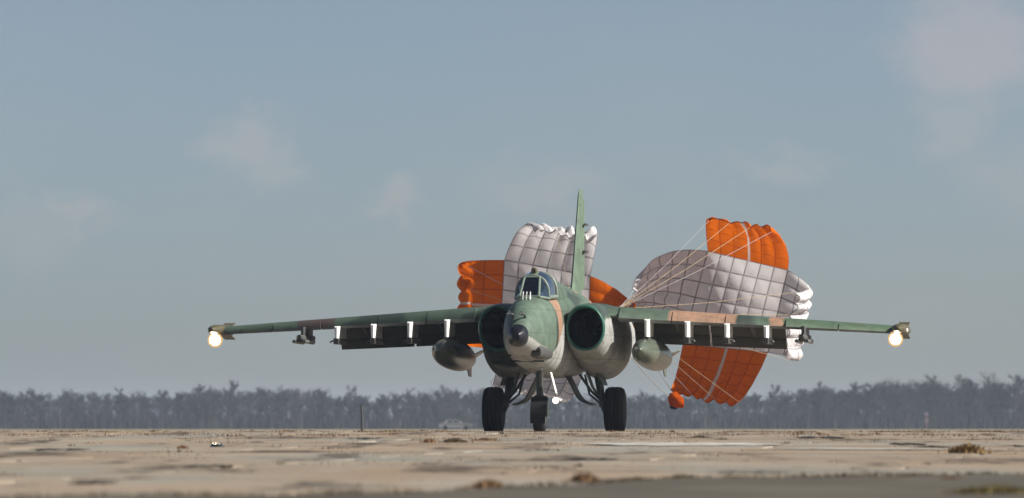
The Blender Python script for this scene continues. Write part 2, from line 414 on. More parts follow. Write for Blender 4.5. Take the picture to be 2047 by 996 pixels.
def slab_mesh(seed):
    r = random.Random(seed); L_, W_, H_ = 5.95, 1.955, .14; b = .018
    V = []; 
    for z, s in ((-H_, 0), (-b, 0), (0, b)):
        for sx, sy in ((-1, -1), (1, -1), (1, 1), (-1, 1)): V.append((sx * (L_ / 2 - s) + r.uniform(-.01, .01), sy * (W_ / 2 - s) + r.uniform(-.012, .012), z))
    Fc = [(8, 9, 10, 11)]
    for k in range(2):
        for j in range(4): Fc.append((k * 4 + j, k * 4 + (j + 1) % 4, k * 4 + 4 + (j + 1) % 4, k * 4 + 4 + j))
    me = bpy.data.meshes.new('slab'); me.from_pydata(V, [], Fc); me.update(); me.materials.append(M['concrete']); return me
slabs = [slab_mesh(k) for k in range(4)]
cH, sH = math.cos(HEAD), math.sin(HEAD)
nslab = 0
SLAB_ROWS = []
for j in range(23, 63):
    for i in range(-6, 7):
        lx, ly = i * 6. + (3. if j % 2 else 0), j * 2.
        x, y = cH * lx - sH * ly, sH * lx + cH * ly
        x -= 9.4
        if not (44 < y < 127.6) or abs(x) > .0697 * y + 5.2: continue
        o = bpy.data.objects.new('slab', random.choice(slabs)); COL.objects.link(o); o.parent = rw
        dz = random.uniform(-.006, .005)
        o.location = (x, y, gz(y) + dz); o.rotation_euler = (math.atan(slope(y)) + random.gauss(0, .0022), random.gauss(0, .0012), HEAD + random.gauss(0, .004)); nslab += 1
        SLAB_ROWS.append((x, y))
print('slabs', nslab)

# near asphalt shoulder with a crumbling, oblique edge
def edge_y(x):   # far edge of the asphalt at x
    px_pts = [(-6, 43.2), (-3.6, 44.0), (-1.5, 45.5), (-.2, 48.2), (.6, 52.0), (1.3, 55.3), (2.2, 57.4), (3.5, 57.8), (6, 58.5), (12, 60)]
    return float(np.interp(x, [a for a, b in px_pts], [b for a, b in px_pts])) + .35 * math.sin(x * 2.1) + .2 * math.sin(x * 5.3 + 1) + random.uniform(-.12, .12)
V, Fc = [], []; xs2 = np.arange(-12, 12.01, .12); rows = 26
for x in xs2:
    e = edge_y(x)
    for k in range(rows):
        t = k / (rows - 1); y = 28 + (e - 28) * t
        V.append((x, y, gz(y) + .022 + .006 * math.sin(x * 1.3 + y * .7) - (.014 if k == rows - 1 else 0)))
for i in range(len(xs2) - 1):
    for k in range(rows - 1): Fc.append((i * rows + k, (i + 1) * rows + k, (i + 1) * rows + k + 1, i * rows + k + 1))
asp = mesh('asphalt_shoulder', V, Fc, 'asphalt'); tag(asp, 'dark grey crumbling asphalt strip in the near foreground', 'asphalt', kind='structure')

def patch_sheet(name, px0, px1, p0, p1, dz, mat, wob=.25, skew=0., n=48):
    """ragged flat patch between photo columns px0..px1 and ground rows p0 (far) .. p1 (near)"""
    V, Fc = [], []; r = random.Random(int(px0 * 7 + p0))
    y0, y1 = y_at(p0), y_at(p1); ym = (y0 + y1) / 2
    xa, xb = (px0 - CX) * ym / F, (px1 - CX) * ym / F
    m_ = 6
    for i in range(n + 1):
        t = i / n; taper = min(1, 4.5 * min(t, 1 - t) + .12); x = xa + (xb - xa) * t
        ca = taper * (1 - wob * (.5 + .5 * math.sin(i * .55 + px0) * math.sin(i * .23 + p0)) + r.uniform(-.12, .05)); cb = taper * (1 - wob * (.5 + .5 * math.sin(i * .41 + p0) * math.sin(i * .19 + px0)) + r.uniform(-.12, .05))
        for k in range(m_ + 1):
            u = k / m_ * 2 - 1; y = ym + (y0 - y1) / 2 * u * (ca if u > 0 else cb) + skew * (t - .5)
            V.append((x + r.uniform(-.01, .01), y, gz(y) + dz))
    for i in range(n):
        for k in range(m_): Fc.append((i * (m_ + 1) + k, (i + 1) * (m_ + 1) + k, (i + 1) * (m_ + 1) + k + 1, i * (m_ + 1) + k + 1))
    return mesh(name, V, Fc, mat)
tag(patch_sheet('painted_marking', 1170, 1560, 886, 894, .016, 'paint', .35, -.6), 'worn white painted band across the right of the runway', 'marking', kind='structure')
tag(patch_sheet('painted_marking', 1545, 1990, 897.5, 901, .016, 'paint', .5, -1.), 'faint narrow white painted strip near the right frame edge', 'marking', kind='structure')
for a, lab in (((1588, 1700, 873.5, 878.5), 'black tar streak on the runway right of the parachutes'), ((1778, 1850, 886.5, 892), 'short dark tar streak behind the yellow tuft'),
          ((62, 185, 898, 902), 'long thin dark tar streak at the far left'), ((690, 770, 876, 880), 'thin dark tar streak below the dark post'),
          ((360, 470, 932, 936), 'brown tar streak in the left foreground concrete'), ((1420, 1580, 943, 946.5), 'faint dark tar streak left of the asphalt edge'),
          ((1130, 1240, 917, 920), 'thin dark tar streak in front of the nose wheel'), ((140, 240, 962, 968), 'broad soft tar streak in the left foreground')):
    tag(patch_sheet('tar_streak', *a, .015, 'tar', .85), lab, 'tar streak', kind='structure')

# ------------------------------------------------------------------ weeds
def blades(mb_V, mb_F, c, w, d, h, n, r, lean=.5):
    for _ in range(n):
        u = r.gauss(0, .36); v = r.gauss(0, .36)
        x = c[0] + u * w / 2 * 1.2; y = c[1] + v * d / 2 * 1.2; z = gz(y) + c[2]
        hh = h * r.uniform(.45, 1.05) * max(.35, 1 - .55 * abs(u)); a = r.uniform(0, math.pi); bw = h * r.uniform(.07, .17)
        lx, ly = r.uniform(-lean, lean) * hh, r.uniform(-lean, lean) * hh
        dx, dy = math.cos(a) * bw, math.sin(a) * bw; b = len(mb_V)
        mb_V += [(x - dx, y - dy, z - .01), (x + dx, y + dy, z - .01), (x + dx * .6 + lx * .5, y + dy * .6 + ly * .5, z + hh * .6), (x - dx * .6 + lx * .5, y - dy * .6 + ly * .5, z + hh * .6), (x + lx, y + ly, z + hh)]
        mb_F += [(b, b + 1, b + 2, b + 3), (b + 3, b + 2, b + 4)]
def tuft(px, p, wpx, hpx, mat, label, n=260, d=.5, name='grass_tuft'):
    g = G(px, p); s = g.y / F; V, Fc = [], []; r = random.Random(int(px + p * 3))
    blades(V, Fc, (g.x, g.y, .0), wpx * s, d, hpx * s, n, r)
    # low soil mound under the blades
    k = 14; base = len(V); w, h = wpx * s / 2, hpx * s * .35
    for ring, (rr, hh) in enumerate(((1., -.02), (.7, .5), (.35, .9))):
        for j in range(k):
            a = 2 * math.pi * j / k; q = rr * r.uniform(.85, 1.1); yy = g.y + math.sin(a) * d * .5 * q
            V.append((g.x + math.cos(a) * w * q, yy, gz(yy) + (h * hh if ring else -.02)))
    V.append((g.x, g.y, g.z + h))
    for ring in range(2):
        for j in range(k): Fc.append((base + ring * k + j, base + ring * k + (j + 1) % k, base + (ring + 1) * k + (j + 1) % k, base + (ring + 1) * k + j))
    for j in range(k): Fc.append((base + 2 * k + j, base + 2 * k + (j + 1) % k, base + 3 * k))
    return tag(mesh(name, V, Fc, mat, smooth=False), label, 'grass tuft', 'dry tufts growing on the concrete')
tuft(975, 976, 70, 20, 'weed_brown', 'small brown tuft below the nose wheel at the asphalt edge', 420)
tuft(1168, 964, 56, 22, 'weed_brown', 'brown tuft below the right main wheel at the asphalt edge', 420)
tuft(1275, 962, 90, 11, 'weed_dark', 'low dark tuft just right of the brown one below the right wheel')
tuft(1362, 957, 70, 11, 'weed_dark', 'low dark tuft at the bend of the asphalt edge')
tuft(1935, 906, 80, 22, 'weed_yellow', 'yellow dry tuft near the right frame edge', 420)
tuft(1990, 992, 210, 26, 'weed_green', 'big yellow green tuft in the bottom right corner', 900)
tuft(858, 884, 26, 9, 'weed_brown', 'small brown tuft left of the left main wheel')
tuft(908, 884, 50, 10, 'weed_dark', 'dark flat tuft in front of the left main wheel', 320)
tuft(970, 881, 60, 7, 'weed_brown', 'thin brown tuft row directly before the left main wheel')
tuft(1400, 876, 44, 7, 'weed_dark', 'dark tuft before the orange bag')
tuft(1780, 963, 140, 9, 'weed_brown', 'long low brown tuft on the right asphalt edge', 400)
tuft(1620, 962, 90, 8, 'weed_dark', 'low dark tuft in the middle of the right asphalt edge')
tuft(1900, 962, 60, 12, 'weed_brown', 'brown tuft at the far right of the asphalt edge')
tuft(365, 897, 24, 8, 'weed_brown', 'small brown tuft left of the wet glint')
tuft(1860, 897, 80, 8, 'weed_dark', 'dark tuft left of the yellow tuft')
# weeds in joints: nobody could count them
V, Fc = [], []; r = random.Random(3)
for _ in range(420):
    x, y = random.choice(SLAB_ROWS)
    along = r.random() < .8
    lx, ly = (r.uniform(-2.9, 2.9), -1.) if along else (-3., r.uniform(-.9, .9))
    wx, wy = x + cH * lx - sH * ly, y + sH * lx + cH * ly
    if wy < 56 and wx > 0: continue
    blades(V, Fc, (wx, wy, -.01), r.uniform(.2, 1.5) if along else .15, .12, r.choice((.02, .025, .03, .035, .05)), int(r.uniform(12, 40)), r)
tag(mesh('joint_weeds', V, Fc, 'weed_dark', smooth=False), 'dark low weeds growing in the slab joints', 'weeds', kind='stuff')
V, Fc = [], []
for _ in range(800):
    x = r.uniform(-12, 12); y = r.choice((r.uniform(96, 127), r.gauss(113, 2), r.gauss(121, 2)))
    blades(V, Fc, (x, y, 0), r.uniform(.1, .9), .2, r.choice((.02, .03, .03, .045)), int(r.uniform(10, 30)), r)
tag(mesh('verge_weeds', V, Fc, 'weed_brown', smooth=False), 'thin brown weeds along the far edge of the visible concrete', 'weeds', kind='stuff')

V, Fc = [], []
for _ in range(520):
    x = r.uniform(-5, 7.5); y = edge_y(x) + r.gauss(-.1, .35)
    blades(V, Fc, (x, y, .01), r.uniform(.1, .5), .25, r.choice((.012, .018, .025, .04)), int(r.uniform(8, 24)), r)
tag(mesh('edge_weeds', V, Fc, 'weed_dark', smooth=False), 'dark low weeds along the broken edge of the asphalt', 'weeds', kind='stuff')

# ------------------------------------------------------------------ the distant wood
def bare_tree(seed, H=10., dense=1.):
    r = random.Random(seed); V, Fc = [], []; Vt, Ft = [], []
    def seg(VV, FF, a, b, ra, rb, n=3):
        d = (b - a).normalized(); u = d.orthogonal().normalized(); w = d.cross(u); o = len(VV)
        for q, rr in ((a, ra), (b, rb)):
            for k in range(n): t = 2 * math.pi * k / n; VV.append(tuple(q + (u * math.cos(t) + w * math.sin(t)) * rr))
        for k in range(n): FF.append((o + k, o + (k + 1) % n, o + n + (k + 1) % n, o + n + k))
    lean = Vector((r.uniform(-.04, .04), r.uniform(-.04, .04), 1)); top = lean * H * .9; rad = H * .014
    pts = [Vector((0, 0, -.3))] + [lean * (H * .9 * t) + Vector((r.uniform(-.1, .1), r.uniform(-.1, .1), 0)) for t in (.3, .55, .8, 1.)]
    for k in range(4): seg(Vt, Ft, pts[k], pts[k + 1], rad * (1 - k * .22), rad * (1 - (k + 1) * .22), 5)
    spread = r.uniform(.15, .24) * H
    for k in range(int(20 * dense)):
        t = r.uniform(.10, .97); a = r.uniform(0, 2 * math.pi); base = lean * (H * .9 * t)
        ln = spread * (1.15 - .8 * abs(t - .4)) * r.uniform(.7, 1.2); up = r.uniform(.7, 1.7)
        dirn = Vector((math.cos(a), math.sin(a), up)).normalized(); tip = base + dirn * ln
        seg(V, Fc, base, tip, .07, .03)
        for _ in range(6):
            q = base.lerp(tip, r.uniform(.25, 1.)); d2 = (dirn + Vector((r.gauss(0, .45), r.gauss(0, .45), r.gauss(.3, .35)))).normalized(); e = q + d2 * ln * r.uniform(.35, .7)
            s_ = d2.orthogonal().normalized() * .05; o = len(V); V += [tuple(q - s_), tuple(q + s_), tuple(e)]; Fc.append((o, o + 1, o + 2))
            for _ in range(7):
                q2 = q.lerp(e, r.uniform(.1, 1.)); d3 = (d2 + Vector((r.gauss(0, .5), r.gauss(0, .5), r.gauss(.25, .45)))).normalized(); e2 = q2 + d3 * r.uniform(.4, 1.1)
                s_ = d3.orthogonal().normalized() * .036; o = len(V); V += [tuple(q2 - s_), tuple(q2 + s_), tuple(e2)]; Fc.append((o, o + 1, o + 2))
    return np.array(V), Fc, np.array(Vt), Ft
TREES = [bare_tree(40 + k, 10., .9) for k in range(5)]
def wood():
    Vs, Fs, off = [], [], 0; r = random.Random(5)
    for row in range(8):
        Y = 1420 + row * 12; wide = 190. if row % 3 else 560.; x = -wide
        while x < wide:
            x += r.uniform(1.5, 3.3) if abs(x) < 190 else r.uniform(2.5, 5.); px = CX + x * F / Y
            ht = float(np.interp(px, [-600, 0, 300, 480, 620, 760, 900, 1300, 1500, 1650, 1750, 1900, 2047, 2500], [7.4, 7.2, 7.0, 7.9, 7.5, 6.8, 7.6, 6.8, 6.9, 8.0, 8.8, 9.4, 9.6, 9.6])) * r.uniform(.74, 1.06) * (1 - .02 * (row % 3))
            Va, Fa, Vb, Fb = TREES[r.randrange(5)]; a = r.uniform(0, 6.28); s = ht / 10; c_, s_ = math.cos(a), math.sin(a)
            for VV, FF in ((Va, Fa), (Vb, Fb)):
                W = np.empty_like(VV); W[:, 0] = (VV[:, 0] * c_ - VV[:, 1] * s_) * s * 1.15 + x; W[:, 1] = (VV[:, 0] * s_ + VV[:, 1] * c_) * s * 1.15 + Y + r.uniform(-5, 5); W[:, 2] = VV[:, 2] * s + gz(Y)
                Vs.append(W); Fs.append((FF, off)); off += len(VV)
    V = np.vstack(Vs); loops, starts, tot = [], [], []
    n = 0
    for FF, o in Fs:
        for f in FF: loops += [i + o for i in f]; starts.append(n); tot.append(len(f)); n += len(f)
    me = bpy.data.meshes.new('distant_wood'); me.vertices.add(len(V)); me.vertices.foreach_set('co', V.ravel().astype(np.float32))
    me.loops.add(len(loops)); me.loops.foreach_set('vertex_index', np.array(loops, np.int32)); me.polygons.add(len(starts))
    me.polygons.foreach_set('loop_start', np.array(starts, np.int32)); me.polygons.foreach_set('loop_total', np.array(tot, np.int32)); me.update(calc_edges=True); me.validate()
    me.materials.append(M['bark']); o = bpy.data.objects.new('distant_wood', me); COL.objects.link(o)
    tag(o, 'hazy bare winter wood along the horizon', 'wood', kind='stuff'); print('wood polys', len(starts))
wood()
# undergrowth that closes the foot of the wood
V, Fc = [], []; r = random.Random(9)
for _ in range(30000):
    x = r.uniform(-190, 190) if r.random() < .7 else r.uniform(-560, 560); y = r.uniform(1412, 1470); z = gz(y); h = r.uniform(1.6, 5.2) * r.uniform(.5, 1); a = r.uniform(0, 3.14); w = r.uniform(.06, .3); b = len(V)
    lx = r.uniform(-.6, .6)
    V += [(x - math.cos(a) * w, y - math.sin(a) * w, z - .2), (x + math.cos(a) * w, y + math.sin(a) * w, z - .2), (x + lx, y, z + h)]; Fc.append((b, b + 1, b + 2))
tag(mesh('undergrowth', V, Fc, 'bark', smooth=False), 'grey brushwood at the foot of the distant wood', 'undergrowth', kind='stuff')
TM = []
for k in range(3):
    Va, Fa, Vb, Fb = TREES[k]
    a = bpy.data.meshes.new('crown'); a.from_pydata(Va.tolist(), [], Fa); a.materials.append(M['bark'])
    b = bpy.data.meshes.new('trunk'); b.from_pydata(Vb.tolist(), [], Fb); b.materials.append(M['bark']); TM.append((a, b))
for k, (px, top, lab) in enumerate(((62, 768, 'bare tree rising at the far left of the distant wood'), (135, 772, 'second bare tree from the left above the distant wood'),
        (238, 770, 'bare tree above the wood left of the left wing tip lamp'), (398, 762, 'bare tree above the wood just left of the left wing tip lamp'), (458, 758, 'bare tree above the wood just right of the left wing tip lamp'),
        (556, 764, 'bare tree above the wood between left wing tip lamp and outer missile rail'), (640, 770, 'bare tree above the wood below the left outer missile rail'), (700, 768, 'bare tree above the wood left of the dark post'),
        (818, 770, 'bare tree above the wood right of the dark post'), (888, 762, 'bare tree above the wood under the left drop tank'),
        (1545, 766, 'bare tree beside the lower orange parachute panel'), (1640, 758, 'bare tree above the wood below the right outer missile rail'), (1710, 757, 'bare tree left of the right wing tip lamp'), (1788, 752, 'bare tree right below the right wing tip lamp'),
        (1862, 744, 'tall bare tree above the pale red marker'), (1922, 742, 'tall bare tree right of the pale red marker'), (1975, 740, 'tallest bare tree near the right frame edge'), (2030, 744, 'bare tree cut by the right frame edge'))):
    Y = 1410.; b = gz(Y); h = (EYE - top - 5) * Y / F + ZC - b
    t = empty('bare_tree', ((px - CX) * Y / F, Y, b), random.uniform(0, 6)); t.scale = (h / 10 * 1.05,) * 2 + (h / 10,)
    tag(t, lab, 'tree', 'bare trees rising above the distant wood')
    for nm, me in zip(('crown', 'trunk'), TM[k % 3]): o = bpy.data.objects.new(nm, me); COL.objects.link(o); o.parent = t

# ------------------------------------------------------------------ small far things
def dark_post():
    Y = 215.; g = P(724, 862, Y); z0 = gz(Y); t = empty('marker_post', (g.x, Y, z0)); top = P(722, 810, Y).z - z0
    mb = MB(); mb.tube([(0, 0, 0), (.005, 0, top * .5), (-.02, 0, top)], [.04, .036, .032], 10); mb.build('post', 'rack', t)
    mb = MB(); mb.loft(lathe([(0, .10), (.03, .10), (.05, .05)], 12, 'y')); V = [(x, z, y) for x, y, z in mb.V]; mesh('foot', V, mb.F, 'rack', t)
    mb = MB(); mb.box((-.02, 0, top + .01), (.09, .06, .03)); mb.build('cap', 'rack', t, False)
    tag(t, 'thin dark post standing behind the runway left of the aircraft', 'post')
dark_post()
def far_car():
    Y = 1000.; s = Y / F; x0 = (911 - CX) * s; t = empty('parked_car', (x0, Y, gz(Y)))
    M['car_paint'] = simple('white_car_paint', (.36, .36, .39), .25, var=.03); M['car_glass'] = simple('car_glass', (.05, .06, .07), .1, spec=.8)
    prof = [(-2.3, .45), (-2.32, .75), (-2.2, .92), (-1.5, .97), (-1.0, 1.0), (1.0, .95), (1.9, .86), (2.25, .7), (2.3, .42)]
    mb = MB(); mb.loft([[(x, -.82, z) for x, z in prof], [(x, -.86, z - .02) for x, z in prof], [(x, .86, z - .02) for x, z in prof], [(x, .82, z) for x, z in prof]]); mb.build('body', 'car_paint', t)
    cab = [(-1.75, .95), (-1.25, 1.38), (-.9, 1.44), (.1, 1.44), (.95, .95)]
    mb = MB(); mb.loft([[(x, -.7, z) for x, z in cab], [(x, .7, z) for x, z in cab]]); c = mb.build('roof', 'car_paint', t, True, 20)
    for y in (-.705, .705):
        mb = MB(); mb.add([(-1.2, y, 1.0), (-1.0, y, 1.32), (-.45, y, 1.35), (-.45, y, 1.0)], [(0, 1, 2, 3)]); mb.build('window', 'car_glass', t, False)
        mb = MB(); mb.add([(-.35, y, 1.0), (-.35, y, 1.35), (.1, y, 1.33), (.65, y, 1.0)], [(0, 1, 2, 3)]); mb.build('window', 'car_glass', t, False)
    for x in (-1.4, 1.4):
        for y in (-.78, .78):
            mb = MB(); mb.loft([[(x + p[1], y + p[0], .31 + p[2]) for p in rg] for rg in lathe([(-.1, .26), (-.09, .31), (.09, .31), (.1, .26)], 18)]); mb.build('wheel', 'tyre', t)
    tag(t, 'tiny white car parked before the distant wood left of the main wheels', 'car')
far_car()
def far_marker():
    Y = 1250.; s = Y / F; x0 = (1852 - CX) * s; z0 = gz(Y); t = empty('marker_board', (x0, Y, z0))
    M['mred'] = simple('marker_red', (.20, .085, .085), .6); M['mwhite'] = simple('marker_white', (.26, .235, .24), .6)
    mb = MB(); mb.tube([(0, 0, 0), (0, 0, 1.6)], .05, 8); mb.build('post', 'mwhite', t)
    for k in range(4):
        mb = MB(); mb.box((0, -.07, .95 + k * .55), (.55, .06, .54)); mb.build('band', 'mred' if k % 2 == 0 else 'mwhite', t, False)
    tag(t, 'faint pale red and white marker board before the distant wood at right', 'marker')
far_marker()
def wet_glint():
    g = G(433, 893); y = g.y; lamp = P(434, 678, 150.); eye = Vector((0, 0, ZC)); c = g + Vector((0, 0, .04))
    nrm = ((lamp - c).normalized() + (eye - c).normalized()).normalized()  # patch tilted halfway between lamp and eye to make the glint
    u = Vector((1, 0, 0)); u = (u - nrm * u.dot(nrm)).normalized(); v = nrm.cross(u); V = [c * 1.]; n = 18; rr = random.Random(2)
    for k in range(n): a = 2 * math.pi * k / n; q = rr.uniform(.8, 1.15); V.append(c + u * math.cos(a) * .06 * q + v * math.sin(a) * .15 * q)
    base = len(V)
    for k in range(n): p = V[1 + k]; V.append(Vector((c.x + (p.x - c.x) * 1.6, c.y + (p.y - c.y) * 1.6, gz(p.y) - .02)))
    Fc = [(0, 1 + k, 1 + (k + 1) % n) for k in range(n)] + [(1 + k, base + k, base + (k + 1) % n, 1 + (k + 1) % n) for k in range(n)]
    tag(mesh('wet_patch', V, Fc, 'wet', smooth=False), 'small wet patch on the concrete, tilted to glint under the left lamp', 'wet patch')
wet_glint()

# ------------------------------------------------------------------ the attack jet (nose to -Y, its own left wing to +X)
jet = empty('attack_jet', ((1108 - CX) * 150 / F, 150, 0), R(-6.3))
tag(jet, 'camouflaged twin engine attack jet rolling nose on along the runway', 'aircraft')

def fuselage():
    #        y     hw    top   bot   zc    e
    secs = [(-7.02, .10, 2.00, 1.80, 1.90, 2.0), (-6.85, .19, 2.10, 1.71, 1.90, 2.1), (-6.4, .30, 2.30, 1.60, 1.91, 2.2), (-5.7, .41, 2.54, 1.48, 1.93, 2.3),
            (-5.0, .475, 2.69, 1.38, 1.95, 2.3), (-4.3, .505, 2.74, 1.30, 1.98, 2.35), (-3.4, .49, 2.77, 1.24, 2.0, 2.5), (-2.5, .47, 2.83, 1.20, 2.02, 2.7),
            (-1.0, .58, 2.90, 1.14, 2.05, 2.7), (.6, .76, 2.93, 1.13, 2.05, 2.7), (2.4, .70, 2.90, 1.22, 2.1, 2.5), (4.2, .52, 2.82, 1.50, 2.2, 2.3), (6.0, .32, 2.74, 1.90, 2.3, 2.1), (7.3, .20, 2.62, 2.15, 2.38, 2.0), (7.7, .10, 2.48, 2.26, 2.38, 2.0)]
    mb = MB(); mb.loft([sring(y, 0, hw, t, b, e, 56, zc) for y, hw, t, b, zc, e in smooth_sections(secs, 5)])
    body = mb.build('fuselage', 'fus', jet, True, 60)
    # laser window on the chisel nose, facing the way the jet goes
    mb = MB(); mb.loft([sring(-7.11, -.01, .07, 1.96, 1.82, 3, 24), sring(-7.03, 0, .125, 2.01, 1.77, 2.6, 24), sring(-6.90, 0, .185, 2.085, 1.71, 2.4, 24), sring(-6.80, 0, .208, 2.13, 1.69, 2.3, 24), sring(-6.76, 0, .20, 2.12, 1.695, 2.3, 24)])
    mb.build('laser_window', 'laser', body)
    # gun: fairing, two muzzles low on the port side of the nose
    mb = MB(); mb.loft([sring(y, .27, hw, 1.62 + h, 1.60 - h, 2.4, 20) for y, hw, h in ((-6.05, .10, .085), (-5.9, .135, .12), (-5.2, .16, .14), (-4.4, .17, .14), (-3.9, .05, .05))], (True, True))
    g = mb.build('gun_fairing', 'rack', jet)
    for dx in (-.042, .042):
        mb = MB(); mb.loft([[(.27 + dx + p[0], p[1], 1.61 + p[2]) for p in rg] for rg in lathe([(-6.02, .02), (-6.16, .021), (-6.16, .036), (-5.9, .036)], 14, 'y')]); mb.build('muzzle', 'steel', g)
    # air data booms
    for x, L_ in ((-.13, 1.1), (.10, .85)):
        mb = MB(); mb.tube([(x, -6.4, 2.24), (x, -6.55, 2.33), (x, -6.6 - L_, 2.33)], [.028, .024, .011], 10); b = mb.build('probe_boom', 'rack', jet)
        for q in (.45, .62):
            mb = MB(); mb.box((x, -6.6 - L_ * q, 2.345), (.012, .07, .09)); mb.box((x, -6.6 - L_ * q, 2.33), (.10, .07, .012)); mb.build('vane', 'rack', b, False)
    # identification aerials before the windscreen
    for x in (-.07, 0, .07):
        mb = MB(); mb.loft([[(x - .008, -5.3, 2.64), (x + .008, -5.3, 2.64), (x + .008, -5.16, 2.66), (x - .008, -5.16, 2.66)], [(x - .005, -5.22, 2.80), (x + .005, -5.22, 2.80), (x + .005, -5.16, 2.80), (x - .005, -5.16, 2.80)]]); mb.build('aerial', 'pylon', jet, False)
    # spine behind the cockpit
    secs = [(-2.75, .34, 3.20, 2.5), (-2.3, .36, 3.18, 2.5), (-1.2, .39, 3.11, 2.5), (.5, .38, 3.05, 2.5), (2.6, .30, 2.98, 2.5), (4.6, .20, 2.88, 2.5), (6.2, .12, 2.78, 2.5)]
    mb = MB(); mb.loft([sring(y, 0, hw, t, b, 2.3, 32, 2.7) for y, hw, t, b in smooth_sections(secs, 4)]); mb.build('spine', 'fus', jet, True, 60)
    # tail cone that held the brake parachutes
    mb = MB(); mb.loft([[(p[0], p[1], 2.40 + p[2]) for p in rg] for rg in lathe([(7.2, .24), (7.7, .22), (8.2, .17), (8.25, .12), (8.0, .10)], 20, 'y')]); mb.build('parachute_container', 'rack', jet)
    # belly seams: nose gear bay line and access panels
    mb = MB(); mb.box((-.02, -5.62, 1.545), (.62, .05, .03)); mb.box((0, -5.3, 1.43), (.70, .03, .03)); mb.build('bay_edge', 'black', jet, False)
fuselage()

def cockpit():
    cn = empty('canopy', parent=jet)
    # key points
    fb = [(-.19, -4.78, 2.705), (.19, -4.78, 2.705)]; ft = [(-.15, -4.22, 3.10), (.15, -4.22, 3.10)]
    sb = [(-.34, -4.18, 2.68), (.34, -4.18, 2.68)]
    def arch(y, hw, top, base, n=13):
        return [(math.cos(math.pi * (1 - k / (n - 1))) * hw * (1 if k not in (0, n - 1) else 1), y, base + (top - base) * math.sin(math.pi * k / (n - 1)) ** .75) for k in range(n)]
    a0 = arch(-4.15, .325, 3.14, 2.70); a1 = arch(-3.55, .34, 3.25, 2.72); a2 = arch(-2.75, .335, 3.21, 2.74)
    def pane(pts, label=None):
        mb = MB(); c = sum((Vector(p) for p in pts), Vector()) / len(pts); n = (Vector(pts[1]) - Vector(pts[0])).cross(Vector(pts[-1]) - Vector(pts[0])).normalized() * .012
        k = len(pts); mb.loft([[Vector(p) - n for p in pts], [Vector(p) + n for p in pts]]); return mb.build('pane', 'glass', cn, False)
    pane([fb[0], fb[1], ft[1], ft[0]])
    pane([fb[1], sb[1], a0[10], ft[1]]); pane([sb[0], fb[0], ft[0], a0[2]])
    # side and roof glass of the hood
    for lo, hi in ((0, 5), (7, 12)):
        mb = MB(); mb.loft([a0[lo:hi + 1], a1[lo:hi + 1], a2[lo:hi + 1]], closed=False); mb.build('pane', 'glass', cn)
    mb = MB(); mb.loft([a0[5:8], a1[5:8], a2[5:8]], closed=False); mb.build('roof_strip', 'frame', cn)
    fm = MB()
    for pts, r_ in (([fb[0], fb[1]], .03), ([ft[0], ft[1]], .03), ([fb[0], ft[0]], .028), ([fb[1], ft[1]], .028), ([fb[0], sb[0]], .028), ([fb[1], sb[1]], .028),
                    ([p for p in a0], .032), ([p for p in a2], .04), ([a0[0], a1[0], a2[0]], .04), ([a0[12], a1[12], a2[12]], .04), ([ft[0], a0[4]], .02), ([ft[1], a0[8]], .02)):
        fm.tube(pts, r_, 8)
    fm.build('frame', 'frame', cn)
    # mirror housing on the hood
    mb = MB(); mb.loft([sring(-3.95, 0, .045, 3.28, 3.19, 3, 14), sring(-3.85, 0, .06, 3.305, 3.17, 3, 14), sring(-3.6, 0, .045, 3.28, 3.2, 3, 14)]); mb.build('mirror_housing', 'pod', cn)
    # seat and instrument coaming inside
    mb = MB(); mb.loft([sring(-3.2, 0, .18, 3.1, 2.6, 4, 20), sring(-3.05, 0, .2, 3.12, 2.6, 4, 20), sring(-2.9, 0, .18, 3.08, 2.6, 4, 20)]); mb.build('ejection_seat', 'seat', cn)
    mb = MB(); mb.loft([sring(-4.45, 0, .21, 2.82, 2.6, 3, 20), sring(-4.1, 0, .27, 2.88, 2.6, 3, 20), sring(-3.9, 0, .28, 2.87, 2.6, 3, 20)]); mb.build('coaming', 'seat', cn)
cockpit()

